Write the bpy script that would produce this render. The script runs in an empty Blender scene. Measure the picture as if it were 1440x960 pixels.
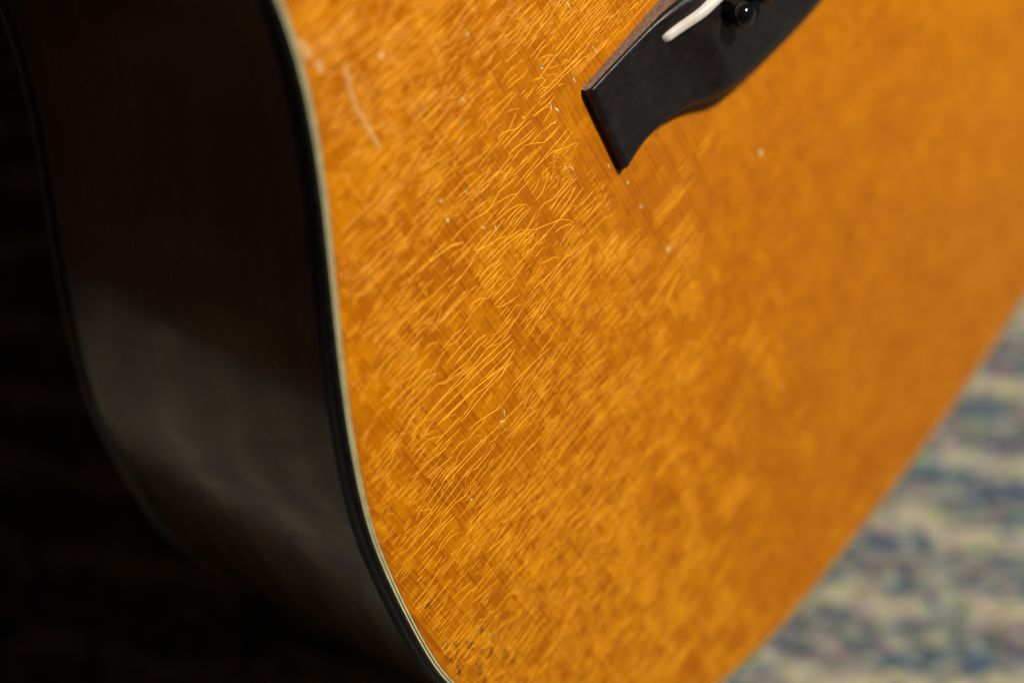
import bpy, bmesh, math, random
from mathutils import Vector, Matrix, noise
random.seed(7)
S = bpy.context.scene
COL = S.collection
MM = 0.001

# ------------------------------------------------------------------ camera
PITCH = math.radians(60)
sp, cp = math.sin(PITCH), math.cos(PITCH)
RIGHT = Vector((1, 0, 0)); DOWN = Vector((0, -sp, -cp)); FWD = Vector((0, cp, -sp))
CAM_H = 0.549
CAM = Vector((0, 0, CAM_H))
def from_cam(a, b, c):            # millimetres right, down and forward of the camera
    return CAM + (RIGHT*a + DOWN*b + FWD*c)*MM
cd = bpy.data.cameras.new('camera'); cam = bpy.data.objects.new('camera', cd); COL.objects.link(cam)
cam.matrix_world = Matrix((( RIGHT.x, -DOWN.x, -FWD.x, CAM.x), (RIGHT.y, -DOWN.y, -FWD.y, CAM.y), (RIGHT.z, -DOWN.z, -FWD.z, CAM.z), (0, 0, 0, 1)))
cd.sensor_width = 36; cd.lens = 2188.84/1440*36
cd.clip_start = 0.01; cd.clip_end = 50
cd.dof.use_dof = True; cd.dof.focus_distance = 0.383; cd.dof.aperture_fstop = 3.6
cd.dof.aperture_blades = 9
S.camera = cam

# guitar frame: x across the grain, y towards the tail, z out of the soundboard (mm), origin at the bridge centre
GX = RIGHT*0.6146 - DOWN*0.67864 + FWD*0.40215
GY = RIGHT*0.40577 + DOWN*0.70915 + FWD*0.57658
GN = RIGHT*0.67648 + DOWN*0.19118 - FWD*0.71122
GO = from_cam(69.5645, -103.5768, 423.9839)
GM = Matrix(((GX.x, -GY.x, GN.x, GO.x), (GX.y, -GY.y, GN.y, GO.y), (GX.z, -GY.z, GN.z, GO.z), (0, 0, 0, 1)))

# ------------------------------------------------------------------ light
W = bpy.data.worlds.new('World'); S.world = W; W.use_nodes = True
W.node_tree.nodes['Background'].inputs[0].default_value = (1.0, 0.62, 0.45, 1)
W.node_tree.nodes['Background'].inputs[1].default_value = 0.008
def area(name, loc, target, sx, sy, power, color):
    l = bpy.data.lights.new(name, 'AREA'); l.shape = 'RECTANGLE'; l.size = sx; l.size_y = sy
    l.energy = power; l.color = color
    o = bpy.data.objects.new(name, l); COL.objects.link(o); o.location = loc
    o.rotation_euler = (Vector(target)-Vector(loc)).to_track_quat('-Z', 'Y').to_euler()
    return o
LD = (GX*0.27 - GY*0.56 + GN*0.78).normalized()
area('window_light', GO + LD*1.35, GO, 0.14, 0.14, 24.5, (1.0, 0.95, 0.87))
RD = (GX*0.52 + GY*0.55 + GN*0.66).normalized()
area('room_glow', GO + RD*1.3, GO, 0.45, 0.45, 0.38, (0.95, 0.97, 1.0))
S.view_settings.view_transform = 'Standard'; S.view_settings.look = 'None'
S.view_settings.exposure = 0; S.view_settings.gamma = 1; S.view_settings.use_curve_mapping = False
S.cycles.use_denoising = True
S.cycles.max_bounces = 6

# ------------------------------------------------------------------ node helpers
class NT:
    def __init__(s, name):
        s.m = bpy.data.materials.new(name); s.m.use_nodes = True; s.t = s.m.node_tree
        s.b = s.t.nodes['Principled BSDF']
    def n(s, typ, **kw):
        x = s.t.nodes.new(typ)
        for k, v in kw.items(): setattr(x, k, v)
        return x
    def put(s, sock, v):
        if isinstance(v, bpy.types.NodeSocket): s.t.links.new(v, sock)
        elif v is not None: sock.default_value = v
    def math(s, op, a, b=None, c=None, clamp=False):
        x = s.n('ShaderNodeMath', operation=op, use_clamp=clamp)
        for i, v in enumerate((a, b, c)): s.put(x.inputs[i], v)
        return x.outputs[0]
    def vec(s, x, y, z):
        c = s.n('ShaderNodeCombineXYZ')
        for i, v in enumerate((x, y, z)): s.put(c.inputs[i], v)
        return c.outputs[0]
    def noise(s, vec, scale=1., detail=2., rough=.5, dist=0., out='Fac'):
        x = s.n('ShaderNodeTexNoise'); s.put(x.inputs['Vector'], vec)
        x.inputs['Scale'].default_value = scale; x.inputs['Detail'].default_value = detail
        x.inputs['Roughness'].default_value = rough; x.inputs['Distortion'].default_value = dist
        return x.outputs[out]
    def ramp(s, f, a, b, lo=0., hi=1., smooth=True):
        x = s.n('ShaderNodeMapRange', interpolation_type='SMOOTHSTEP' if smooth else 'LINEAR', clamp=True)
        s.put(x.inputs[0], f); s.put(x.inputs[1], a); s.put(x.inputs[2], b); s.put(x.inputs[3], lo); s.put(x.inputs[4], hi)
        return x.outputs[0]
    def mix(s, f, a, b, blend='MIX'):
        x = s.n('ShaderNodeMix', data_type='RGBA', blend_type=blend)
        s.put(x.inputs[0], f); s.put(x.inputs[6], a); s.put(x.inputs[7], b)
        return x.outputs[2]
    def bump(s, h, strength=.3, dist=.0001):
        x = s.n('ShaderNodeBump'); x.inputs['Strength'].default_value = strength; x.inputs['Distance'].default_value = dist
        s.put(x.inputs['Height'], h); s.put(s.b.inputs['Normal'], x.outputs[0])
    def coords(s):                # object coordinates in millimetres
        tc = s.n('ShaderNodeTexCoord'); v = s.n('ShaderNodeVectorMath', operation='SCALE')
        s.t.links.new(tc.outputs['Object'], v.inputs[0]); v.inputs['Scale'].default_value = 1000
        sep = s.n('ShaderNodeSeparateXYZ'); s.t.links.new(v.outputs[0], sep.inputs[0])
        return v.outputs[0], sep.outputs[0], sep.outputs[1], sep.outputs[2]
    def set(s, col=None, rough=None, coat=None, coat_rough=None, spec=None):
        i = s.b.inputs
        if col is not None: s.put(i['Base Color'], col)
        if rough is not None: s.put(i['Roughness'], rough)
        if coat is not None: i['Coat Weight'].default_value = coat
        if coat_rough is not None: i['Coat Roughness'].default_value = coat_rough
        if spec is not None: i['Specular IOR Level'].default_value = spec
        return s.m
def rgb(r, g, b): return (r, g, b, 1)

def mat_top():
    k = NT('aged_amber_spruce'); v, x, y, z = k.coords()
    wob = k.noise(k.vec(k.math('MULTIPLY', x, .05), k.math('MULTIPLY', y, .012), 0.), 1, 2)
    gx = k.math('ADD', k.math('ADD', x, k.math('MULTIPLY', y, .07)), k.math('MULTIPLY', wob, 6.))
    # growth rings of uneven width: warp the coordinate with a one-dimensional noise
    w1 = k.noise(k.vec(k.math('MULTIPLY', gx, .16), 3.3, 0.), 1, 2)
    ph = k.math('ADD', k.math('MULTIPLY', gx, .62), k.math('MULTIPLY', w1, 3.4))
    saw = k.math('FRACT', ph)
    late = k.math('MULTIPLY', k.ramp(saw, .35, .93), k.ramp(saw, .94, 1.0, 1., 0.))
    ring = k.math('FLOOR', ph)
    wn = k.n('ShaderNodeTexWhiteNoise', noise_dimensions='1D'); k.put(wn.inputs['W'], ring)
    ringamt = k.math('MULTIPLY', late, k.ramp(wn.outputs['Value'], 0., 1., .25, 1.))
    # finish lifted in cells that stop at ring lines and cross checks
    wn2 = k.n('ShaderNodeTexWhiteNoise', noise_dimensions='2D')
    col3 = k.math('FLOOR', k.math('MULTIPLY', ph, .45))
    wnc = k.n('ShaderNodeTexWhiteNoise', noise_dimensions='1D'); k.put(wnc.inputs['W'], col3)
    row = k.math('FLOOR', k.math('ADD', k.math('MULTIPLY', y, .33), k.math('ADD', k.math('MULTIPLY', wnc.outputs['Value'], 9.), k.math('MULTIPLY', k.noise(k.vec(k.math('MULTIPLY', x, .15), k.math('MULTIPLY', y, .3), 0.), 1, 1), 2.))))
    k.put(wn2.inputs['Vector'], k.vec(col3, row, 0.))
    big = k.noise(k.vec(k.math('MULTIPLY', x, .045), k.math('MULTIPLY', y, .06), 1.), 1, 4, .6)
    mid = k.noise(k.vec(k.math('MULTIPLY', x, .22), k.math('MULTIPLY', y, .42), 5.), 1, 4, .65, .6)
    f = k.math('ADD', k.math('ADD', k.math('ADD', k.math('MULTIPLY', wn2.outputs['Value'], .24), .05), k.math('MULTIPLY', big, .75)), k.math('MULTIPLY', mid, .55))
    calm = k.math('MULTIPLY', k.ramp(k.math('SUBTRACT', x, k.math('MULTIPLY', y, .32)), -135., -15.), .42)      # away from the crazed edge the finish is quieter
    f = k.math('ADD', k.math('MULTIPLY', f, k.math('SUBTRACT', 1., calm)), k.math('MULTIPLY', calm, k.ramp(k.math('SUBTRACT', x, k.math('MULTIPLY', y, -.3)), -40., 120., .88, 1.16))); lift = k.ramp(f, .62, 1.12)  # finish made lighter towards right and neck: stronger light put into the colour
    c = k.mix(lift, rgb(.49, .133, .0003), rgb(.70, .240, .0007))
    c = k.mix(k.math('MULTIPLY', ringamt, k.ramp(lift, 0., 1., .58, .2)), c, rgb(.27, .055, .001))
    fib = k.noise(k.vec(k.math('MULTIPLY', gx, 5.), k.math('MULTIPLY', y, .35), 0.), 1, 3, .7)
    c = k.mix(k.ramp(fib, .45, .75, 0., .28), c, rgb(.36, .08, .0015))
    spk = k.noise(v, 2.6, 2, .7)
    c = k.mix(k.ramp(spk, .62, .78, 0., .25), c, rgb(.74, .26, .006))
    h = k.math('ADD', k.math('MULTIPLY', late, -.7), k.math('ADD', k.math('MULTIPLY', fib, .35), k.math('MULTIPLY', spk, .5)))
    h = k.math('ADD', h, k.math('MULTIPLY', lift, .6))
    k.bump(h, .55, .00012)
    k.set(c, k.ramp(mid, .3, .7, .26, .36), .0, .35, .17)
    return k.m

def mat_plain(name, col, rough=.4, coat=0., coat_rough=.1, var=.25, scale=.6, bump=0., spec=.5):
    k = NT(name); v, x, y, z = k.coords()
    n = k.noise(v, scale, 4, .6)
    dark = tuple(c*(1-var) for c in col)+(1,); lite = tuple(min(1, c*(1+var)) for c in col)+(1,)
    k.set(k.mix(k.ramp(n, .3, .7), dark, lite), k.ramp(n, .3, .7, rough*.85, rough*1.15), coat, coat_rough, spec)
    if bump: k.bump(k.noise(v, scale*6, 3, .6), bump, .0001)
    return k.m

def mat_side():
    k = NT('dark_mahogany'); v, x, y, z = k.coords()
    # pores and figure run round the rim, that is across z
    u = k.math('ADD', x, k.math('MULTIPLY', y, 1.))
    ut = k.math('ARCTAN2', x, k.math('ADD', y, 60.))
    por = k.noise(k.vec(k.math('MULTIPLY', z, 1.9), k.math('MULTIPLY', ut, 16.), 0.), 1, 3, .6)
    fig = k.noise(k.vec(k.math('MULTIPLY', z, .08), k.math('MULTIPLY', ut, 3.), 4.), 1, 4, .6, .5)
    c = k.mix(k.ramp(fig, .35, .7), rgb(.06, .022, .009), rgb(.13, .053, .022))
    c = k.mix(k.ramp(por, .60, .72), c, rgb(.004, .0015, .001))
    wav = k.noise(k.vec(k.math('MULTIPLY', z, .02), k.math('MULTIPLY', ut, 9.), 9.), 1, 2, .5)
    k.bump(k.math('ADD', k.math('MULTIPLY', k.ramp(por, .60, .72), -.12), k.math('MULTIPLY', wav, 2.5)), .4, .0004)
    k.set(c, k.ramp(fig, .3, .7, .22, .30), .6, .075); k.b.inputs['Coat Tint'].default_value = rgb(1., .80, .62); k.b.inputs['Specular Tint'].default_value = rgb(1., .80, .64)
    return k.m

def mat_ebony():
    k = NT('worn_ebony'); v, x, y, z = k.coords()
    g = k.noise(k.vec(k.math('MULTIPLY', x, .35), k.math('MULTIPLY', y, 3.2), z), 1, 4, .65)
    cl = k.noise(v, .12, 3, .6)
    c = k.mix(k.ramp(g, .4, .75), rgb(.007, .0055, .0050), rgb(.022, .017, .015))
    c = k.mix(k.ramp(cl, .45, .75, 0., .5), c, rgb(.026, .022, .021))
    sp_ = k.noise(v, 2.2, 2, .7)
    c = k.mix(k.ramp(sp_, .70, .78, 0., .7), c, rgb(.10, .085, .075))
    k.bump(k.math('ADD', g, k.math('MULTIPLY', sp_, .6)), .35, .00012)
    k.set(c, k.ramp(cl, .3, .7, .33, .42), .0, .3, .3)
    return k.m

def mat_rug():
    k = NT('faded_woven_wool'); v, x, y, z = k.coords()
    yy = k.math('ADD', y, k.math('MULTIPLY', x, .16))
    wx = k.noise(k.vec(k.math('MULTIPLY', x, .012), k.math('MULTIPLY', y, .02), 0.), 1, 3, .6)
    t = k.math('ADD', k.math('MULTIPLY', yy, 1/33.), k.math('MULTIPLY', wx, 1.1))
    band = k.math('ABSOLUTE', k.math('SUBTRACT', k.math('FRACT', t), .5))       # 0 in the middle of a cream band
    cream = k.mix(k.noise(v, .09, 3, .7), rgb(.56, .48, .30), rgb(.82, .74, .52))
    blob = k.noise(k.vec(k.math('MULTIPLY', x, .05), k.math('MULTIPLY', y, .075), 3.), 1, 5, .75, .4, out='Color')
    sb = k.n('ShaderNodeSeparateColor'); k.put(sb.inputs[0], blob)
    c = k.mix(k.ramp(sb.outputs[0], .40, .58), rgb(.06, .15, .22), rgb(.34, .33, .27))
    c = k.mix(k.ramp(sb.outputs[1], .52, .64), c, rgb(.26, .15, .17))
    c = k.mix(k.ramp(sb.outputs[2], .56, .68), c, rgb(.035, .04, .11))
    c = k.mix(k.ramp(k.noise(k.vec(k.math('MULTIPLY', x, .07), k.math('MULTIPLY', y, .1), 8.), 1, 4, .8), .58, .70), c, rgb(.42, .18, .09))
    edge = k.math('ADD', band, k.math('MULTIPLY', k.math('SUBTRACT', k.noise(v, .11, 4, .75), .5), .38))
    c = k.mix(k.math('MAXIMUM', k.ramp(edge, .05, .24), k.ramp(k.noise(v, .035, 3, .7), .5, .62)), cream, c)
    # yarn flecks
    fl = k.noise(k.vec(k.math('MULTIPLY', x, .13), k.math('MULTIPLY', y, .22), 2.), 1, 3, .85, out='Color')
    hs = k.n('ShaderNodeBrightContrast'); k.put(hs.inputs[0], fl); hs.inputs['Contrast'].default_value = 1.0; fl = hs.outputs[0]
    c = k.mix(.55, c, fl, 'OVERLAY')
    g1 = k.noise(k.vec(k.math('MULTIPLY', x, .12), k.math('MULTIPLY', y, .2), 12.), 1, 2, .6)
    c = k.mix(k.ramp(g1, .50, .62, 0., k.ramp(edge, .04, .2, .35, .8)), c, rgb(.055, .07, .11))
    g2 = k.noise(k.vec(k.math('MULTIPLY', x, .09), k.math('MULTIPLY', y, .17), 22.), 1, 2, .6)
    c = k.mix(k.ramp(g2, .52, .64, 0., .5), c, rgb(.80, .74, .52))
    rib = k.math('SINE', k.math('MULTIPLY', y, 2.2))
    c = k.mix(k.ramp(rib, -.9, 1., .25, 0.), c, rgb(.12, .11, .10))
    k.bump(k.math('ADD', k.noise(v, .5, 3, .7), k.math('MULTIPLY', rib, .4)), .8, .002)
    k.set(c, .9, spec=.15)
    return k.m

def mat_floor():
    k = NT('dark_red_carpet_wool'); v, x, y, z = k.coords()
    n = k.noise(v, .02, 4, .65); n2 = k.noise(v, .6, 3, .7)
    c = k.mix(k.ramp(n, .4, .65), rgb(.04, .020, .013), rgb(.17, .085, .05))
    k.bump(n2, .8, .002); k.set(c, .95, spec=.1)
    return k.m
M = {'top': mat_top(), 'side': mat_side(), 'ebony': mat_ebony(), 'rug': mat_rug(), 'floor': mat_floor(),
     'blackp': mat_plain('black_binding_plastic', (.006, .0055, .005), .42, .0, .1, .3, .3, .1),
     'ivoroid': mat_plain('aged_white_purfling', (.62, .55, .27), .45, 0, .1, .15, .25, .1),
     'bone': mat_plain('bone', (.80, .74, .63), .35, .2, .2, .08, .5, .15),
     'pin': mat_plain('polished_black_plastic', (.006, .0065, .008), .08, 0, .05, .2, .5),
     'smudge': mat_plain('brown_smudge', (.27, .078, .006), .7, 0, .2, .4, .8, 0, .08),
     'pale_wall': mat_plain('pale_brown_bridge_front', (.21, .145, .105), .6, 0, .2, .35, 1.2),
     'check': mat_plain('lifted_lacquer_edge', (.97, .425, .010), .48, 0, .2, .06, .35, 0, .22),
     'glue': mat_plain('bare_wood_in_dent', (.92, .66, .30), .6, 0, .2, .2, 1.),
     'scar': mat_plain('greyed_scratch', (.70, .38, .13), .6, 0, .2, .25, .8),
     'stain': mat_plain('dark_worn_through_wood', (.10, .040, .010), .7, 0, .2, .4, .8, 0, .08),
     'grit': mat_plain('grey_grit', (.34, .27, .19), .5, 0, .2, .4, 2.)}

# ------------------------------------------------------------------ mesh helpers
def G(x, y, z=0.): return (x*MM, -y*MM, z*MM)
def link(name, verts, faces, mat, parent=None, smooth=False):
    me = bpy.data.meshes.new(name); me.from_pydata(verts, [], faces); me.validate(); 
    bm = bmesh.new(); bm.from_mesh(me); bmesh.ops.recalc_face_normals(bm, faces=bm.faces); bm.to_mesh(me); bm.free()
    me.materials.append(mat)
    if smooth: me.polygons.foreach_set('use_smooth', [True]*len(me.polygons))
    o = bpy.data.objects.new(name, me); COL.objects.link(o)
    if parent: o.parent = parent
    return o
def smoothstep(a, b, t):
    t = max(0., min(1., (t-a)/(b-a))); return t*t*(3-2*t)
def lerp_table(tab, x):
    if x <= tab[0][0]: return tab[0][1]
    for (a, p), (b, q) in zip(tab, tab[1:]):
        if x <= b: return p+(q-p)*(x-a)/(b-a)
    return tab[-1][1]
def catmull(P, n=8, closed=True):
    out = []; N = len(P)
    for i in range(N):
        p0, p1, p2, p3 = (Vector(P[(i+j-1) % N]) for j in range(4))
        for s in range(n):
            t = s/n
            out.append(.5*((2*p1)+(p2-p0)*t+(2*p0-5*p1+4*p2-p3)*t*t+(3*p1-p0-3*p2+p3)*t**3))
    return out

# ------------------------------------------------------------------ ground
def sheet(name, x0, x1, y0, y1, nx, ny, hf, mat, edge=None):
    v = []; f = []
    for j in range(ny+1):
        for i in range(nx+1):
            x = x0+(x1-x0)*i/nx; y = y0+(y1-y0)*j/ny; v.append((x, y, hf(x, y)))
    for j in range(ny):
        for i in range(nx): a = j*(nx+1)+i; f.append((a, a+1, a+nx+2, a+nx+1))
    if edge is not None:          # skirt down to the floor
        ring = [i for i in range(nx+1)]+[(j+1)*(nx+1)-1 for j in range(1, ny+1)]+[ny*(nx+1)+i for i in range(nx-1, -1, -1)]+[j*(nx+1) for j in range(ny-1, 0, -1)]
        b0 = len(v)
        for r in ring: v.append((v[r][0], v[r][1], edge))
        for q in range(len(ring)): f.append((ring[q], ring[(q+1) % len(ring)], b0+(q+1) % len(ring), b0+q))
    return link(name, v, f, mat, None, True)
fl = sheet('floor', -3, 3, -3, 3, 60, 60, lambda x, y: -.008, M['floor']); fl['kind'] = 'structure'
rug = sheet('woven_rug', -.46, 1.4, -.9, 1.3, 360, 420, lambda x, y: .0012*noise.noise((x*60, y*60, 0))+.0008*noise.noise((x*200, y*260, 5)), M['rug'], -.008)
rug['label'] = 'faded multicoloured woven rug with cream bands, out of focus beyond the guitar'; rug['category'] = 'rug'

# ------------------------------------------------------------------ guitar body
guitar = bpy.data.objects.new('acoustic_guitar', None); COL.objects.link(guitar)
guitar.matrix_world = GM; guitar.empty_display_size = .05
guitar['label'] = 'amber topped acoustic guitar with crazed lacquer, dark sides and black bridge'; guitar['category'] = 'guitar'

LEFT = [(0, 189.5), (-14.9, 189.3), (-41.6, 188.2), (-65, 186.6), (-83.6, 184.3), (-104, 180.5), (-123, 175.0), (-141, 166.5), (-158, 153.5), (-172, 138.5), (-183, 120),
        (-190.5, 100), (-193.8, 82.3), (-193.9, 70), (-191.6, 50.4), (-187.6, 30.2), (-180.7, 12.3), (-174, -1.9), (-167.2, -14.8), (-157.6, -32.2),
        (-149.7, -47.0), (-142.9, -62.0), (-138.3, -76.1), (-135.8, -90), (-133.5, -110), (-133, -132), (-136, -160), (-142, -190), (-147, -222), (-145, -255), (-132, -283), (-104, -302), (-60, -309)]
CT = LEFT + [(0, -310)] + [(-x, y) for x, y in reversed(LEFT[1:])]
OUT = catmull([(x, y, 0) for x, y in CT], 8)
# light smoothing so that the rim curve is fair
for _ in range(12):
    OUT = [(OUT[i-1]+OUT[i]*2+OUT[(i+1) % len(OUT)])/4 for i in range(len(OUT))]
NO = len(OUT)
NRM = []
for i in range(NO):
    t = (OUT[(i+1) % NO]-OUT[i-1]).normalized(); n = Vector((t.y, -t.x, 0))
    if n.dot(OUT[i]-Vector((0, OUT[i].y*.8, 0))) < 0: n = -n
    NRM.append(n)
for i in range(NO):
    OUT[i] = OUT[i]+NRM[i]*1.5*smoothstep(60, 100, abs(OUT[i].x)) if OUT[i].y > -250 else OUT[i]
def ring_at(d, z): return [G(OUT[i].x-NRM[i].x*d, OUT[i].y-NRM[i].y*d, z) for i in range(NO)]
def loft(name, prof, mat, smooth=True):   # prof: list of (inset, z)
    v = []; f = []
    for d, z in prof: v += ring_at(d, z)
    for k in range(len(prof)-1):
        for i in range(NO):
            j = (i+1) % NO; f.append((k*NO+i, k*NO+j, (k+1)*NO+j, (k+1)*NO+i))
    o = link(name, v, f, mat, guitar, smooth); return o
DEPTH = 133.8
# rim, a touch inside the binding
loft('side', [(.25, -5.3), (.25, -40), (.25, -90), (.25, -DEPTH+5.6)], M['side'])
loft('binding', [(.3, -5.3), (0, -5.2), (0, -1.1), (.12, -.5), (.4, -.15), (.85, .0), (1.5, .02), (1.5, -.3)], M['blackp'])
loft('white_purfling', [(1.5, -.3), (1.5, .0), (1.97, .0), (1.97, -.3)], M['ivoroid'], False)
loft('black_purfling', [(1.97, -.3), (1.97, -.02), (2.29, -.02), (2.29, -.3)], M['blackp'], False)
loft('white_purfling', [(2.29, -.3), (2.29, .0), (2.76, .0), (2.76, -.3)], M['ivoroid'], False)
loft('black_purfling', [(2.76, -.3), (2.76, -.02), (2.92, -.02), (2.92, -.3)], M['blackp'], False)
loft('back_binding', [(.3, -DEPTH+5.6), (0, -DEPTH+5.5), (0, -DEPTH+.9)], M['blackp'])
loft('back_purfling', [(0, -DEPTH+.9), (0, -DEPTH+.7), (0, -DEPTH+.4), (.5, -DEPTH), (1.2, -DEPTH)], M['ivoroid'])
v = ring_at(1.2, -DEPTH); vc = [G(OUT[i].x*.5, OUT[i].y*.5, -DEPTH-3) for i in range(NO)] + [G(0, -40, -DEPTH-4)]
link('back', v+vc, [(i, (i+1) % NO, NO+(i+1) % NO, NO+i) for i in range(NO)]+[(NO+i, NO+(i+1) % NO, 2*NO) for i in range(NO)], M['side'], guitar, True)
v = ring_at(2.92, 0.) + [G(0, -40, 0)]
top = link('soundboard', v, [(i, (i+1) % NO, NO) for i in range(NO)], M['top'], guitar)

# ------------------------------------------------------------------ bridge
FRONT = [(-76, -14.3), (-60, -15.2), (-41, -16.4), (-20, -17.2), (0, -17.4), (20, -17.2), (41, -16.4), (60, -15.2), (76, -14.3)]
BACK = [(-76, 11.2), (-72, 10.0), (-67, 9.0), (-62, 8.9), (-57, 9.2), (-51.5, 10.7), (-46, 13.0), (-41, 15.5), (-34, 17.8), (-25, 19.0), (-12, 19.8), (0, 20.1)]
BACK = BACK + [(-x, y) for x, y in reversed(BACK[:-1])]
HIGH = [(0, 9.4), (20, 9.2), (36, 8.9), (38.6, 8.4), (41, 7.5), (44, 6.4), (48, 5.4), (53, 4.7), (60, 4.1), (68, 3.6), (76, 3.2)]
PINS = [(-29.3+10.8*k, -4.0+.15*k) for k in range(6)]
def smooth_tab(tab, x, r=1.6):
    return sum(lerp_table(tab, x+r*k/3) for k in range(-3, 4))/7
def bridge_h(x, y, yf, yb):
    # the scoop edge bows outwards towards the wing at the front and back
    ax = abs(x) - 1.2*smoothstep(6, 16, y) - .8*smoothstep(-6, -16, y)
    h = smooth_tab(HIGH, ax, .9)
    cen = 1-smoothstep(38, 54, abs(x))
    # rounded shoulders front and back
    he = 2.7+.4*cen; rb = 1.6+6.*cen; db = yb-y       # the belly thins to a low edge
    if db < rb and h > he: h = he+(h-he)*math.sqrt(max(0, 1-(1-db/rb)**2))**1.15
    if db < .8: h -= .5*(1-db/.8)**2
    rf = 1.0+1.6*cen; df = y-yf
    if df < rf: h -= (rf-math.sqrt(max(0, rf*rf-(rf-df)**2)))*.8
    de = 76-abs(x)
    if de < 1.: h -= (1-math.sqrt(max(0, 1-(1-de)**2)))*.8
    # pin holes and the string ramps that run from them towards the saddle
    for px, py in PINS:
        r = math.hypot(x-px, y-py)
        if r < 3.0: h -= 1.2*smoothstep(3.0, 2.5, r)
        if abs(x-px) < 1.2 and py-6.4 < y < py: h -= 3.2*smoothstep(1.2, .7, abs(x-px))*smoothstep(py-6.4, py-3.5, y)
    return max(h, .6)
v = []; f = []
XS = []
x = -76.
while x < 76: XS.append(x); x += (.4 if (-42 < x < 34) else .9)
XS.append(76.); NY = 84
for x in XS:
    yf = smooth_tab(FRONT, x); yb = smooth_tab(BACK, x)
    v.append(G(x, yf, 0))
    for j in range(NY+1):
        t = j/NY; y = yf+(yb-yf)*t; v.append(G(x, y, bridge_h(x, y, yf, yb)))
    v.append(G(x, yb, 0))
R_ = NY+3
for i in range(len(XS)-1):
    for j in range(R_-1): a = i*R_+j; f.append((a, a+1, a+R_+1, a+R_))
f.append(tuple(range(R_))); f.append(tuple(range((len(XS)-1)*R_, len(XS)*R_)))
bridge = link('bridge', v, f, M['ebony'], guitar, True)
bridge.data.materials.append(M['pale_wall'])
for p in bridge.data.polygons:      # the front wall takes a paler brown than the rest of the bridge
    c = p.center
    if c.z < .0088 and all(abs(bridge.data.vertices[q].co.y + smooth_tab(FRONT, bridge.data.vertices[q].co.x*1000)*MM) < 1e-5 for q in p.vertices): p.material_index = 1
bridge.data.shade_smooth()
try: bridge.data.set_sharp_from_angle(angle=math.radians(40))
except Exception: pass
bridge['label'] = 'black wooden belly bridge with scooped wing tips'
# saddle: a bone blade that follows the drop of the bridge at its two ends
v = []; f = []
n = 70; hw = 1.2
for i in range(n+1):
    x = -49.7+99.4*i/n; y = -10.4-.012*(x+49.7)
    e = min(abs(x+49.7), abs(49.7-x)); drop = .9*(1-min(1, e/1.2))**2
    hb = lerp_table([(0, 12.2), (20, 11.9), (34, 11.1), (37.5, 10.8), (39.5, 10.2), (42, 9.1), (46, 7.4), (49.7, 6.3)], abs(x)) - drop*.6
    w = hw*(1 if e > .3 else .85+.15*e/.3)
    for dy, dz in ((-w, -6), (-w, -.45), (-w*.6, -.08), (0, 0), (w*.6, -.08), (w, -.45), (w, -6)): v.append(G(x, y+dy, hb+dz))
for i in range(n):
    for j in range(6): a = i*7+j; f.append((a, a+1, a+8, a+7))
f.append(tuple(range(7))); f.append(tuple(range(n*7, n*7+7)))
sad = link('saddle', v, f, M['bone'], bridge, True)
# pins: shank, collar and ball turned as one
PROF = [(2.0, -5.), (2.1, 0.), (2.3, .5), (2.6, .95), (2.85, 1.3), (3.1, 1.9), (3.3, 2.6), (3.38, 3.3), (3.25, 4.1), (2.8, 4.9), (2.2, 5.5), (1.4, 5.95), (.6, 6.15), (0.02, 6.2)]
v = []; f = []; ns = 28
for r, z in PROF:
    for s in range(ns): a = 2*math.pi*s/ns; v.append((r*math.cos(a)*MM, r*math.sin(a)*MM, z*MM))
for k in range(len(PROF)-1):
    for s in range(ns): f.append((k*ns+s, k*ns+(s+1) % ns, (k+1)*ns+(s+1) % ns, (k+1)*ns+s))
pin = None
for px, py in PINS:
    if pin is None: pin = link('bridge_pin', v, f, M['pin'], bridge, True); o = pin
    else: o = pin.copy(); COL.objects.link(o)
    o.location = G(px, py, 10.9)

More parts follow.
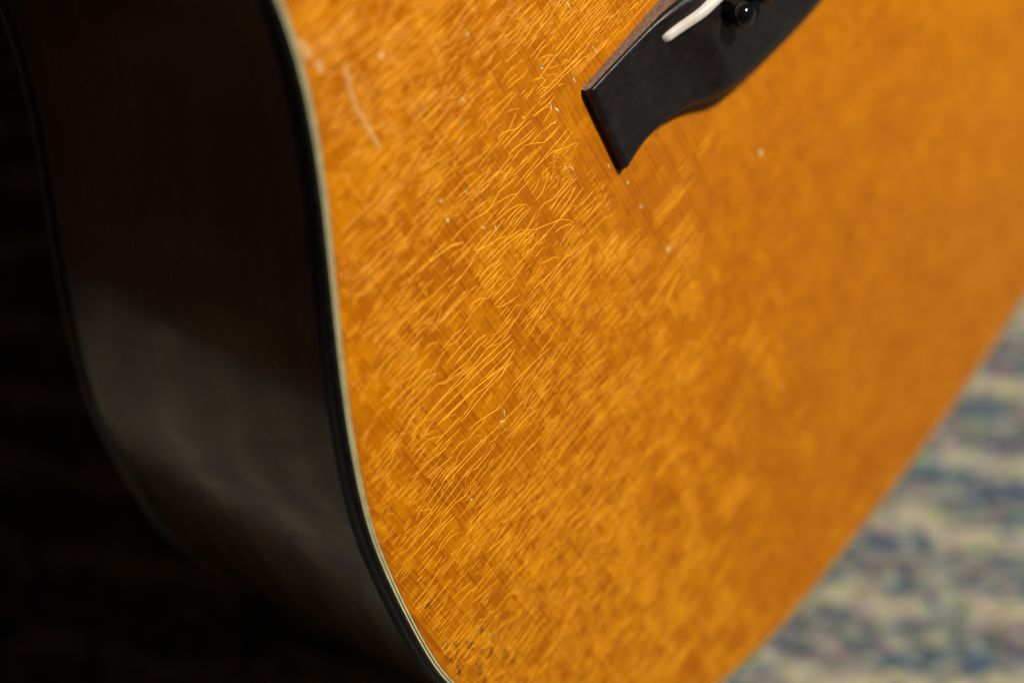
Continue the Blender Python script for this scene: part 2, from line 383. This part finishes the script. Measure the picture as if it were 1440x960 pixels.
# ------------------------------------------------------------------ lacquer checking
TRACED=[[(-147.2,12.7),(-142.5,12.4),(-137.4,12.4)],[(-144.5,9.3),(-142.5,10.3),(-139.4,10.2),(-136.6,10.2)],[(-145.5,14.7),(-142.0,15.0),(-136.4,14.9),(-133.5,15.8)],[(-151.7,14.9),(-149.9,16.2),(-146.3,16.3),(-142.0,17.1),(-137.4,16.4),(-133.8,16.8)],[(-150.6,5.2),(-148.1,5.2),(-145.9,6.4),(-147.6,6.6)],[(-164.2,14.3),(-159.1,14.6),(-155.3,14.8),(-152.0,14.9),(-150.4,16.4),(-145.0,17.6)],[(-166.8,6.2),(-163.7,6.3),(-159.6,6.8),(-156.3,7.7),(-152.7,7.3)],[(-166.1,9.3),(-160.7,9.3),(-156.3,9.5),(-152.4,9.7),(-151.2,10.8)],[(-164.7,11.3),(-158.8,11.2),(-154.7,11.1),(-151.3,12.0)],[(-166.0,19.8),(-161.7,19.3),(-156.1,18.9),(-150.0,18.8),(-145.9,18.8)],[(-163.0,19.3),(-157.6,19.2),(-152.2,19.1),(-147.2,19.7),(-141.2,20.1),(-134.7,20.8),(-127.5,21.6)],[(-159.1,20.8),(-154.3,21.3),(-148.4,21.6),(-142.2,21.6),(-135.7,22.3),(-127.8,23.2)],[(-158.4,23.3),(-152.6,23.7),(-146.0,24.1),(-139.8,25.2),(-130.8,27.8)],[(-155.9,23.5),(-150.2,24.2),(-142.2,24.7),(-133.5,26.4),(-128.6,25.5)],[(-146.1,18.6),(-141.4,19.3),(-135.5,18.8),(-133.1,19.3)],[(-156.0,23.7),(-154.1,24.0),(-152.3,25.2),(-152.0,26.8),(-155.5,27.0),(-158.1,26.8),(-160.9,26.8)],[(-161.9,22.9),(-158.8,23.9)],[(-168.3,24.1),(-162.4,24.2),(-160.4,25.1),(-158.1,26.8)],[(-165.9,25.4),(-164.0,25.5)],[(-166.0,27.5),(-162.1,27.7),(-158.7,28.1)],[(-158.6,28.9),(-155.1,29.4),(-152.8,29.5)],[(-158.7,32.7),(-155.8,32.5),(-152.8,33.1)],[(-167.3,32.2),(-162.9,32.7),(-158.5,33.5)],[(-171.2,28.3),(-167.0,28.9),(-163.2,29.2),(-159.1,30.3)],[(-151.9,28.2),(-146.5,27.9),(-141.3,27.5),(-135.9,27.8),(-130.5,26.2)],[(-151.7,31.6),(-148.0,32.2),(-143.3,33.7),(-139.8,34.8)],[(-145.7,25.6),(-140.8,26.7),(-136.5,26.6),(-129.5,25.8)],[(-151.3,37.2),(-146.8,37.9),(-141.4,38.3),(-133.1,39.0)],[(-152.0,35.1),(-150.4,34.8),(-149.4,35.9),(-149.7,36.9),(-152.9,37.5)],[(-144.5,43.0),(-140.1,43.0),(-135.2,43.4),(-131.5,44.5)],[(-134.5,32.3),(-129.7,32.7),(-124.8,33.0),(-119.3,33.8)],[(-159.6,40.6),(-155.0,40.5),(-150.9,40.9)],[(-137.2,-11.0),(-133.0,-10.6),(-129.6,-9.9),(-126.8,-8.4),(-126.5,-7.2),(-128.4,-6.9)],[(-124.7,-4.0),(-120.8,-2.2),(-117.8,-1.5),(-115.2,-0.2)],[(-129.6,-10.8),(-125.6,-11.1),(-121.3,-10.7),(-118.0,-9.7),(-114.3,-9.3),(-109.4,-8.0),(-106.8,-6.7),(-107.8,-6.4)],[(-125.5,-4.4),(-122.0,-4.7),(-118.1,-4.6)],[(-117.5,-9.2),(-114.7,-9.6),(-111.0,-10.8),(-107.8,-10.4),(-104.8,-10.2)],[(-111.0,-11.7),(-107.8,-12.2),(-104.4,-13.4)],[(-108.3,-13.1),(-105.7,-12.8),(-104.0,-12.6)],[(-117.8,-5.8),(-114.6,-5.4),(-110.8,-5.0),(-108.0,-4.0),(-106.0,-2.5),(-105.7,-1.1)],[(-114.4,-3.1),(-111.3,-3.5),(-108.4,-3.4),(-106.8,-3.0)],[(-113.4,-2.0),(-110.1,-2.5),(-106.7,-2.4)],[(-112.4,-0.8),(-108.6,-1.2),(-105.2,-0.9)],[(-109.2,2.9),(-106.6,2.0),(-104.5,1.6)],[(-109.3,3.0),(-106.7,5.0),(-102.9,6.6),(-99.2,8.3),(-96.8,10.4),(-96.0,12.1)],[(-102.6,9.8),(-99.8,10.3),(-97.4,11.3),(-95.9,12.9)],[(-103.8,1.5),(-100.8,1.4),(-98.3,2.3),(-93.9,2.1),(-89.5,1.4)],[(-100.5,3.8),(-97.1,3.3),(-92.7,3.1),(-88.5,3.2)],[(-100.3,5.4),(-96.7,4.6),(-91.5,4.1)],[(-100.0,6.7),(-94.8,6.2),(-90.1,4.8)],[(-99.0,8.0),(-92.3,7.3),(-88.3,6.8)],[(-103.1,-7.9),(-99.4,-8.1),(-95.9,-8.0),(-91.9,-7.6),(-89.7,-6.3)],[(-104.5,-18.5),(-100.6,-18.7),(-97.1,-18.7)],[(-104.4,-21.6),(-102.1,-21.7),(-99.0,-20.2)],[(-104.0,-16.2),(-101.0,-16.3),(-97.0,-15.4),(-93.9,-15.7)],[(-103.8,-14.3),(-100.8,-14.8),(-98.7,-14.5)],[(-102.8,-11.8),(-99.1,-12.1)],[(-91.4,-7.5),(-88.3,-5.7),(-84.7,-4.6),(-83.9,-4.0),(-85.5,-3.4)],[(-98.9,-15.1),(-95.9,-13.4),(-93.1,-11.4),(-89.7,-11.0),(-87.8,-11.3)],[(-108.8,-25.5),(-105.6,-25.4)],[(-122.4,-12.5),(-119.0,-12.4),(-115.5,-11.8)],[(-103.2,-3.5),(-101.0,-3.8),(-99.0,-5.0)],[(-103.3,-4.8),(-100.8,-5.0)],[(-103.3,-1.2),(-100.2,-1.3),(-98.3,-2.5),(-95.9,-3.8)],[(-93.3,-6.4),(-93.5,-4.7),(-92.9,-3.3)],[(-119.1,-14.8),(-115.8,-14.8),(-112.3,-14.1)],[(-119.6,-16.6),(-115.9,-16.2),(-110.3,-16.6)],[(-125.4,-20.1),(-121.1,-20.1),(-117.1,-20.4),(-114.3,-19.5)],[(-111.2,8.2),(-108.1,8.0),(-104.3,8.6)],[(-110.7,12.9),(-108.4,14.1),(-105.9,14.9),(-104.5,16.6)],[(-124.5,0.0),(-121.3,0.3),(-117.7,0.1),(-114.6,0.8),(-110.4,1.6)],[(-123.7,1.3),(-119.6,1.3),(-115.3,1.7),(-110.5,2.5)],[(-147.1,-12.6),(-143.8,-11.8),(-140.0,-11.7),(-135.6,-11.0),(-132.7,-10.5),(-129.9,-9.8),(-126.5,-7.9)],[(-141.4,-11.1),(-137.8,-11.2),(-134.1,-11.8),(-130.3,-11.6)],[(-132.1,-7.9),(-128.4,-7.6)],[(-132.7,-5.5),(-129.6,-5.8),(-126.1,-5.9)],[(-135.8,-6.0),(-132.8,-6.4)],[(-136.0,-2.5),(-134.6,-1.8),(-132.0,-1.7),(-129.1,-2.0),(-126.4,-2.5),(-124.9,-2.0)],[(-141.0,-0.3),(-137.4,-0.6),(-133.8,-1.0)],[(-134.3,2.3),(-132.1,2.5)],[(-131.8,3.0),(-129.0,3.5)],[(-131.4,0.7),(-129.8,0.6)],[(-129.2,1.4),(-126.2,1.2),(-125.0,0.8)],[(-128.7,3.0),(-125.2,2.4),(-121.9,2.7),(-118.9,3.9)],[(-128.6,4.1),(-125.6,4.0),(-122.1,4.0),(-119.2,4.3)],[(-128.6,5.3),(-125.0,5.2),(-120.5,5.2)],[(-128.5,7.0),(-125.3,7.2),(-122.6,6.8),(-120.1,6.8)],[(-135.0,6.2),(-132.3,6.2),(-130.0,7.0),(-129.1,7.5)],[(-135.4,7.9),(-132.4,7.9),(-129.2,7.8),(-128.2,8.5),(-126.5,8.5),(-125.6,9.1),(-126.2,9.4)],[(-127.8,9.7),(-124.8,9.5),(-120.5,9.5),(-118.8,10.2),(-117.2,9.9),(-114.1,9.4)],[(-128.0,11.2),(-124.9,11.3),(-121.1,11.4),(-118.5,10.8)],[(-127.9,11.9),(-126.7,13.0),(-124.8,13.8),(-122.4,14.5),(-119.8,15.0)],[(-129.1,14.8),(-124.9,14.8)],[(-125.5,-4.5),(-124.1,-3.4),(-121.9,-2.5),(-119.5,-2.0)],[(-135.3,7.1),(-132.6,6.8)],[(-97.5,-38.9),(-96.1,-38.1),(-97.8,-37.9)],[(-92.9,-35.7),(-91.9,-34.9),(-89.1,-35.0),(-86.7,-35.0)],[(-84.7,-29.9),(-82.8,-30.3),(-81.3,-30.7),(-78.3,-30.3)],[(-84.0,-29.1),(-82.1,-28.9),(-79.9,-27.8),(-78.1,-26.5)],[(-83.1,-27.3),(-81.0,-27.4),(-79.9,-27.8)],[(-96.3,-31.9),(-93.9,-32.5),(-90.9,-32.7),(-90.0,-32.3),(-90.7,-31.9)],[(-95.6,-30.6),(-93.1,-30.7),(-90.8,-30.5)],[(-95.3,-29.5),(-93.1,-29.5),(-89.5,-28.9),(-87.4,-29.5)],[(-89.8,-32.3),(-88.3,-32.5),(-87.4,-31.3)],[(-87.3,-26.2),(-85.7,-25.3),(-84.1,-23.9),(-85.6,-23.5),(-88.3,-23.5)],[(-83.8,-24.3),(-82.2,-23.7),(-80.5,-22.7)],[(-92.8,-23.7),(-90.5,-24.1),(-88.0,-24.8)],[(-88.6,-22.7),(-86.2,-22.7),(-84.1,-21.4)],[(-88.7,-21.3),(-86.8,-21.0),(-85.6,-21.6)],[(-89.1,-19.7),(-86.6,-19.5),(-83.9,-19.5)],[(-92.6,-19.1),(-90.0,-18.7),(-87.0,-18.2),(-83.8,-18.6)],[(-98.8,-25.1),(-96.8,-24.5),(-94.9,-23.3)],[(-100.5,-21.3),(-98.4,-22.1),(-95.9,-23.3)],[(-104.5,-21.6),(-102.5,-21.9),(-100.6,-21.2),(-98.7,-19.8),(-95.2,-19.6)],[(-101.8,-18.8),(-98.5,-18.8),(-95.7,-18.7),(-93.1,-18.4)],[(-92.4,-18.7),(-90.1,-18.6),(-87.8,-18.2),(-86.1,-16.9)],[(-90.8,-15.5),(-88.3,-16.1),(-86.4,-16.5)],[(-91.6,-13.6),(-88.7,-13.6),(-86.1,-13.1)],[(-92.2,-11.5),(-88.9,-11.4),(-86.4,-11.4)],[(-99.2,-16.6),(-96.0,-16.4),(-92.9,-16.2)],[(-81.3,-13.9),(-79.7,-13.9),(-78.0,-13.1)],[(-80.5,-11.9),(-78.2,-12.1)],[(-83.0,-22.4),(-81.7,-21.8),(-81.7,-19.9),(-79.6,-19.2)],[(-80.4,-16.7),(-78.2,-16.9),(-76.7,-16.8),(-77.4,-15.3)],[(-102.8,-31.9),(-100.5,-32.1),(-99.2,-32.0)],[(-82.8,-26.0),(-81.0,-24.8),(-78.6,-24.0)],[(-77.7,-24.1),(-76.3,-23.8),(-74.9,-21.3)],[(-176.9,28.5),(-173.0,28.3)],[(-177.3,29.6),(-172.7,30.1),(-169.7,30.3)],[(-176.0,31.5),(-170.6,31.6)],[(-175.8,33.5),(-171.5,32.9)],[(-180.3,37.7),(-176.8,37.1)],[(-180.8,38.4),(-178.0,38.8)],[(-181.9,42.2),(-177.7,41.9)],[(-180.6,47.7),(-175.9,47.9)],[(-180.3,27.4),(-177.3,27.3)],[(-176.4,38.3),(-173.8,37.3),(-171.3,39.4),(-170.7,40.8)],[(-172.6,37.9),(-168.2,37.3),(-164.9,37.1)],[(-175.6,45.1),(-170.7,45.5),(-166.9,45.8)],[(-175.7,47.0),(-170.5,46.5),(-166.7,46.8)],[(-175.3,50.6),(-171.5,50.2),(-168.2,51.5)],[(-185.0,51.3),(-182.6,51.8)],[(-180.5,60.0),(-177.2,59.8)],[(-169.8,44.2),(-164.9,44.1),(-160.9,45.4)],[(-169.9,43.2),(-164.3,43.2),(-160.9,43.0)],[(-184.8,51.6),(-182.8,51.5)],[(-181.0,51.2),(-178.4,51.0)],[(-179.7,52.8),(-175.8,52.4)],[(-159.9,50.8),(-155.6,51.2),(-151.1,52.1)],[(-165.2,63.1),(-160.0,64.2),(-155.2,64.7)],[(-180.2,64.2),(-176.5,64.9),(-172.9,65.8)],[(-176.9,70.4),(-171.7,71.5),(-166.5,72.6)]]
def inside(x, y, m=4.):
    # distance test against the left and tail rim
    best = 1e9; bi = 0
    for i in range(0, NO, 3):
        d = (OUT[i].x-x)**2+(OUT[i].y-y)**2
        if d < best: best = d; bi = i
    q = OUT[bi]; return (q.x-x)*NRM[bi].x+(q.y-y)*NRM[bi].y > m
def clear_of_bridge(x, y):
    if -84+.08*(y+20) < x < 80 and -17.5 < y < (30 if x < -70 else 24): 
        return False
    return True
KV = []; KF = []
OCC = set()
def add_check(pts, w=.27, h=.05, free=False):
    P = []
    for a, b in zip(pts, pts[1:]):
        L = math.hypot(b[0]-a[0], b[1]-a[1]); k = max(1, int(L/.9))
        for s in range(k): P.append((a[0]+(b[0]-a[0])*s/k, a[1]+(b[1]-a[1])*s/k))
    P.append(pts[-1])
    n = len(P)
    if n < 2: return
    if not all(inside(*q, 3.3) and clear_of_bridge(*q) for q in (P[0], P[n//2], P[-1])): return
    cells = [(int(math.floor(x/1.1)), int(math.floor(y/.62))) for x, y in P]
    if not free and sum(c in OCC for c in cells) > .34*len(cells): return     # checks relieve each other: they seldom pile up
    OCC.update(cells)
    b0 = len(KV)
    for i, (x, y) in enumerate(P):
        a = P[max(0, i-1)]; c = P[min(n-1, i+1)]; t = Vector((c[0]-a[0], c[1]-a[1], 0)); L = t.length or 1; t /= L
        nx, ny = -t.y, t.x
        if ny < 0: nx, ny = -nx, -ny
        j = noise.noise((x*1.1, y*1.1, 3.)); x += nx*j*.06; y += ny*j*.06
        tap = min(1., .35+.65*min(i, n-1-i)/1.5) * (.8+.5*noise.noise((x*.7, y*.7, 9.)))
        ww = w*.5*tap
        KV.append(G(x-nx*ww, y-ny*ww, .004)); KV.append(G(x+nx*ww*.5, y+ny*ww*.5, .004+h*1.5*tap)); KV.append(G(x+nx*ww, y+ny*ww, .004))
    for i in range(n-1):
        a = b0+3*i; KF.append((a, a+1, a+4, a+3)); KF.append((a+1, a+2, a+5, a+4))
rnd = random.Random(11)
def grain_x(gx, y): return gx-.07*y*-1
def hooked(x, y, L, ang, hook0, hook1, bend):
    P = []; n = max(3, int(L/1.1)); a = ang; cx, cy = x, y
    for i in range(n+1):
        P.append((cx, cy)); t = i/n
        aa = a+bend*math.sin(t*math.pi*1.0)*.5
        if t < .16: aa += hook0
        if t > .84: aa += hook1
        cx += math.cos(aa)*L/n; cy += math.sin(aa)*L/n
    return P
def dens(x, y):
    return noise.noise((x*.035, y*.035, 2.))+.6*noise.noise((x*.11, y*.11, 7.))
TR = [q for l in TRACED for q in l[::2]]
def near_traced(x, y): return any(abs(q[0]-x) < 4 and abs(q[1]-y) < 2.2 for q in TR)
def fair(l):      # a smooth curve through the traced points
    Q = [Vector((*a, 0)) for a in l]
    if len(Q) < 3: return l
    Q = [Q[0]*2-Q[1]]+Q+[Q[-1]*2-Q[-2]]; out = []
    for a, b_, c, d in zip(Q, Q[1:], Q[2:], Q[3:]):
        for s in range(4):
            t = s/4; r = .5*((2*b_)+(c-a)*t+(2*a-5*b_+4*c-d)*t*t+(3*b_-a-3*c+d)*t**3); out.append((r.x, r.y))
    return out+[tuple(l[-1])]
for l in TRACED: add_check(l, .29, .06, True)
def bundle(cx, cy, free=True):
    # a ladder of short parallel checks held between two grain lines
    reg = -.05+.08*noise.noise((cx*.02, cy*.02, 4.))
    w = rnd.choice((2.2, 3, 4, 5, 6.5, 8, 11, 15)); k = rnd.randint(3, 13); sp_ = rnd.uniform(.62, 1.25)
    ang = reg+rnd.gauss(0, .045); cx = round((cx-.07*cy)/1.6)*1.6+.07*cy; y = cy
    for i in range(k):
        y += sp_*rnd.choice((.75, 1, 1, 1.1, 1.7)); xa = cx-.07*(y-cy)*-1
        if free and near_traced(xa+w*.5, y) and rnd.random() < .85: continue
        L = w*rnd.choice((1, 1, 1, 1, .6, .4))+rnd.gauss(0, .08); x0 = xa+(0 if rnd.random() < .75 else rnd.uniform(0, w*.5))
        q = rnd.random(); h0 = rnd.choice((.7, -.8)) if q < .14 else 0; h1 = rnd.choice((.8, -.7)) if q > .86 else 0
        P = hooked(x0, y+math.sin(ang)*(x0-xa), max(1., L), ang+rnd.gauss(0, .02), h0, h1, rnd.gauss(0, .07))
        if rnd.random() < .2 and len(P) > 4:
            c = rnd.randint(2, len(P)-2); d = rnd.choice((-1, 1))*rnd.uniform(.3, .9)
            P = P[:c]+[(px, py+d) for px, py in P[c:]]
        add_check(P, rnd.uniform(.19, .29), rnd.uniform(.035, .06))
        if rnd.random() < .12:                     # short link along the grain that closes a cell
            e = P[rnd.choice((0, -1))]; g = rnd.uniform(.6, 1.9); add_check([e, (e[0]+.07*g, e[1]+g)], .17, .03)
def tangle(cx, cy, r, n):
    for i in range(n):
        a = rnd.uniform(0, 6.28); q = r*math.sqrt(rnd.random()); x = cx+q*math.cos(a); y = cy+q*math.sin(a)
        an = rnd.gauss(0, .5) if rnd.random() < .7 else rnd.uniform(-1.4, 1.4)
        P = hooked(x, y, rnd.uniform(1.2, 4.6), an, rnd.gauss(0, .5), rnd.gauss(0, .6), rnd.gauss(0, .9))
        add_check(P, rnd.uniform(.15, .25), .04, rnd.random() < .45)
cnt = 0
for q in range(6500):
    x = rnd.uniform(-195, 140); y = rnd.uniform(-125, 188)
    d = dens(x, y)
    near = x < -45
    if d < (-.46 if near else -.1)+rnd.gauss(0, .14): continue
    if x > -45 and rnd.random() < .93: continue
    if rnd.random() < .96*smoothstep(-125, -55, x+.3*(y-20)) and y > 10: continue
    bundle(x, y)
for q in range(80):
    x = rnd.uniform(-192, -50); y = rnd.uniform(-100, 180)
    if near_traced(x, y): continue
    tangle(x, y, rnd.uniform(2.5, 6), rnd.randint(8, 22))
tangle(-93.5, -3, 5.5, 60); tangle(-165, 19, 5.5, 80); tangle(-111, 5.5, 4, 40); tangle(-126, 5, 4, 30)
# short ticks that crowd the rim near the tail end
for q in range(170):
    i = rnd.randrange(NO); o_ = OUT[i]
    if not (o_.x < -110 and o_.y > 20): continue
    d = rnd.uniform(4, 14); x = o_.x-NRM[i].x*d; y = o_.y-NRM[i].y*d
    add_check(hooked(x, y, rnd.uniform(1, 3.2), rnd.gauss(0, .35), 0, rnd.gauss(0, .5), .2), .22, .05)
    add_check(hooked(x+rnd.uniform(-1, 1), y+rnd.uniform(.5, 1.2), rnd.uniform(1, 3.), rnd.gauss(0, .4), 0, rnd.gauss(0, .5), .2), .22, .05)
print('CHECK TRIS', 2*len(KF))
ck = link('lacquer_checking', KV, KF, M['check'], guitar); ck['kind'] = 'stuff'

# ------------------------------------------------------------------ wear marks
def blob(name, x, y, a, b, rot, mat, h=.06, jag=.35, seed=0):
    n = 14; v = [G(x, y, .004+h)]; r = random.Random(seed)
    for ring, (s, z) in enumerate(((.6, .8), (1., 0.))):
        for i in range(n):
            t = 2*math.pi*i/n; k = s*(1+jag*noise.noise((math.cos(t)*1.7+seed, math.sin(t)*1.7, seed*3.1)))
            px = a*k*math.cos(t); py = b*k*math.sin(t)
            v.append(G(x+px*math.cos(rot)-py*math.sin(rot), y+px*math.sin(rot)+py*math.cos(rot), .004+h*z))
    f = [(0, 1+i, 1+(i+1) % n) for i in range(n)]+[(1+i, 1+n+i, 1+n+(i+1) % n, 1+(i+1) % n) for i in range(n)]
    return link(name, v, f, mat, guitar, True)
def strip(name, pts, w, mat, h=.05):
    pts = [(p[0], p[1], 0) for p in pts]; v = []; f = []; Q = []
    for a, b in zip(pts, pts[1:]):
        for s in range(6): Q.append((a[0]+(b[0]-a[0])*s/6, a[1]+(b[1]-a[1])*s/6))
    Q.append(pts[-1][:2]); n = len(Q)
    for i, (x, y) in enumerate(Q):
        a = Q[max(0, i-1)]; c = Q[min(n-1, i+1)]; L = math.hypot(c[0]-a[0], c[1]-a[1]); nx = -(c[1]-a[1])/L; ny = (c[0]-a[0])/L
        ww = w*.5*min(1, .3+min(i, n-1-i)/3)*(1+.5*noise.noise((x*.8, y*.8, 1)))
        v += [G(x-nx*ww, y-ny*ww, .05), G(x, y, .05+h), G(x+nx*ww, y+ny*ww, .05)]
    for i in range(n-1): a = 3*i; f += [(a, a+1, a+4, a+3), (a+1, a+2, a+5, a+4)]
    return link(name, v, f, mat, guitar, True)
s = strip('scratch', [(-130.1, -63.1), (-132, -58.8), (-133.3, -53.7), (-133.2, -48.7), (-133.3, -41.7)], .75, M['scar']); s['label'] = 'long pale grey scratch near the upper rim'
s = strip('scratch', [(-71.8, 50.5), (-76.8, 52.1), (-81.6, 54.4)], .8, M['check']); s['label'] = 'faint short scratch below the bridge tip'
CH = [(-121.2, -58.2, .9, .6, .3), (-107.9, -35.6, .25, 1.0, -.1), (-83.8, -26.8, .5, .35, .3), (-95, -20.5, .2, .5, 0), (-88.9, .4, .4, .5, 0), (-119.7, -6.8, 1.0, .2, 1.15),
      (-117, -4, .22, .95, .3), (-127.3, -15.6, .45, .45, 0), (-126.4, -20.7, .7, .3, 0), (-72.3, 41.8, .75, .7, 0), (-119.3, -17.6, .5, .15, .8), (-28.4, 44.1, .9, .9, 0),
      (-86.3, -17.2, .3, 1.1, .2), (-85.1, -15.4, .35, .8, -.2), (-87.6, -13, .4, .3, 0), (-68.3, -34, .3, 1.0, 0), (-90.6, -1.6, .4, .25, .3), (-66.9, -20, .3, 1.1, -.2), (-98.3, -47.4, .5, .3, 0),
      (-151.3, 12.3, .3, .3, 0), (-160.9, 47.4, .5, .35, .5), (-76.5, -17.5, .25, .8, -.1), (-140.5, 36.6, .25, 1.1, .5), (-142.4, 38, .9, .25, .4), (-78.4, 8.2, .25, .7, .1), (-75.2, 16.3, .5, .3, .2), (-74.6, 25.0, .45, .4, .2)]
for i, (x, y, a, b, r) in enumerate(CH): blob('chip', x, y, a*.7, b*.95, r, M['glue'], .12, 1.2, i)
for i, (x, y, a) in enumerate([(-111.1, -31.7, .55), (-83.4, -27.4, .6), (-89.5, -.4, .45), (-118.8, -17.9, .3), (-79.5, -45, .4)]): blob('grit', x, y, a*.8, a*.6, .5, M['grit'], .22, .7, 40+i)
for i, (x, y, a, b, r) in enumerate([(-136.7, -71.4, 1.0, 2.2, .1), (-136, -66.5, .8, 1.6, .1)]): blob('scuff', x, y, a, b, r, M['scar'], .05, .7, 60+i)
ST = [(-186.5, 75.8, 1.2, .7), (-183.2, 79.7, 1.3, .8), (-176.8, 84.2, .9, .9), (-188.2, 73.3, .8, .8), (-184.5, 87.8, 1.6, .7), (-181.3, 84.3, .8, .7), (-189.7, 82.6, 1.0, .6),
      (-176.3, 91, 1.0, .5), (-180.1, 87.7, 1.2, .6), (-185.6, 92.2, 1.5, .6), (-186.2, 59.6, .5, 1.2), (-189.5, 78, .7, .5), (-178.5, 79.5, .9, .5), (-187.3, 97, 1.2, .6), (-174.2, 95, 1.5, .5)]
for i, (x, y, a, b) in enumerate(ST): blob('stain', x, y, a*1.6, b*1.3, 1.5+.1*i, M['smudge'], .008, 1.3, 80+i); blob('stain', x+.1, y-.1, a*.5, b*.42, 1.5+.1*i, M['stain'], .025, 1.4, 180+i)
bpy.context.view_layer.update()
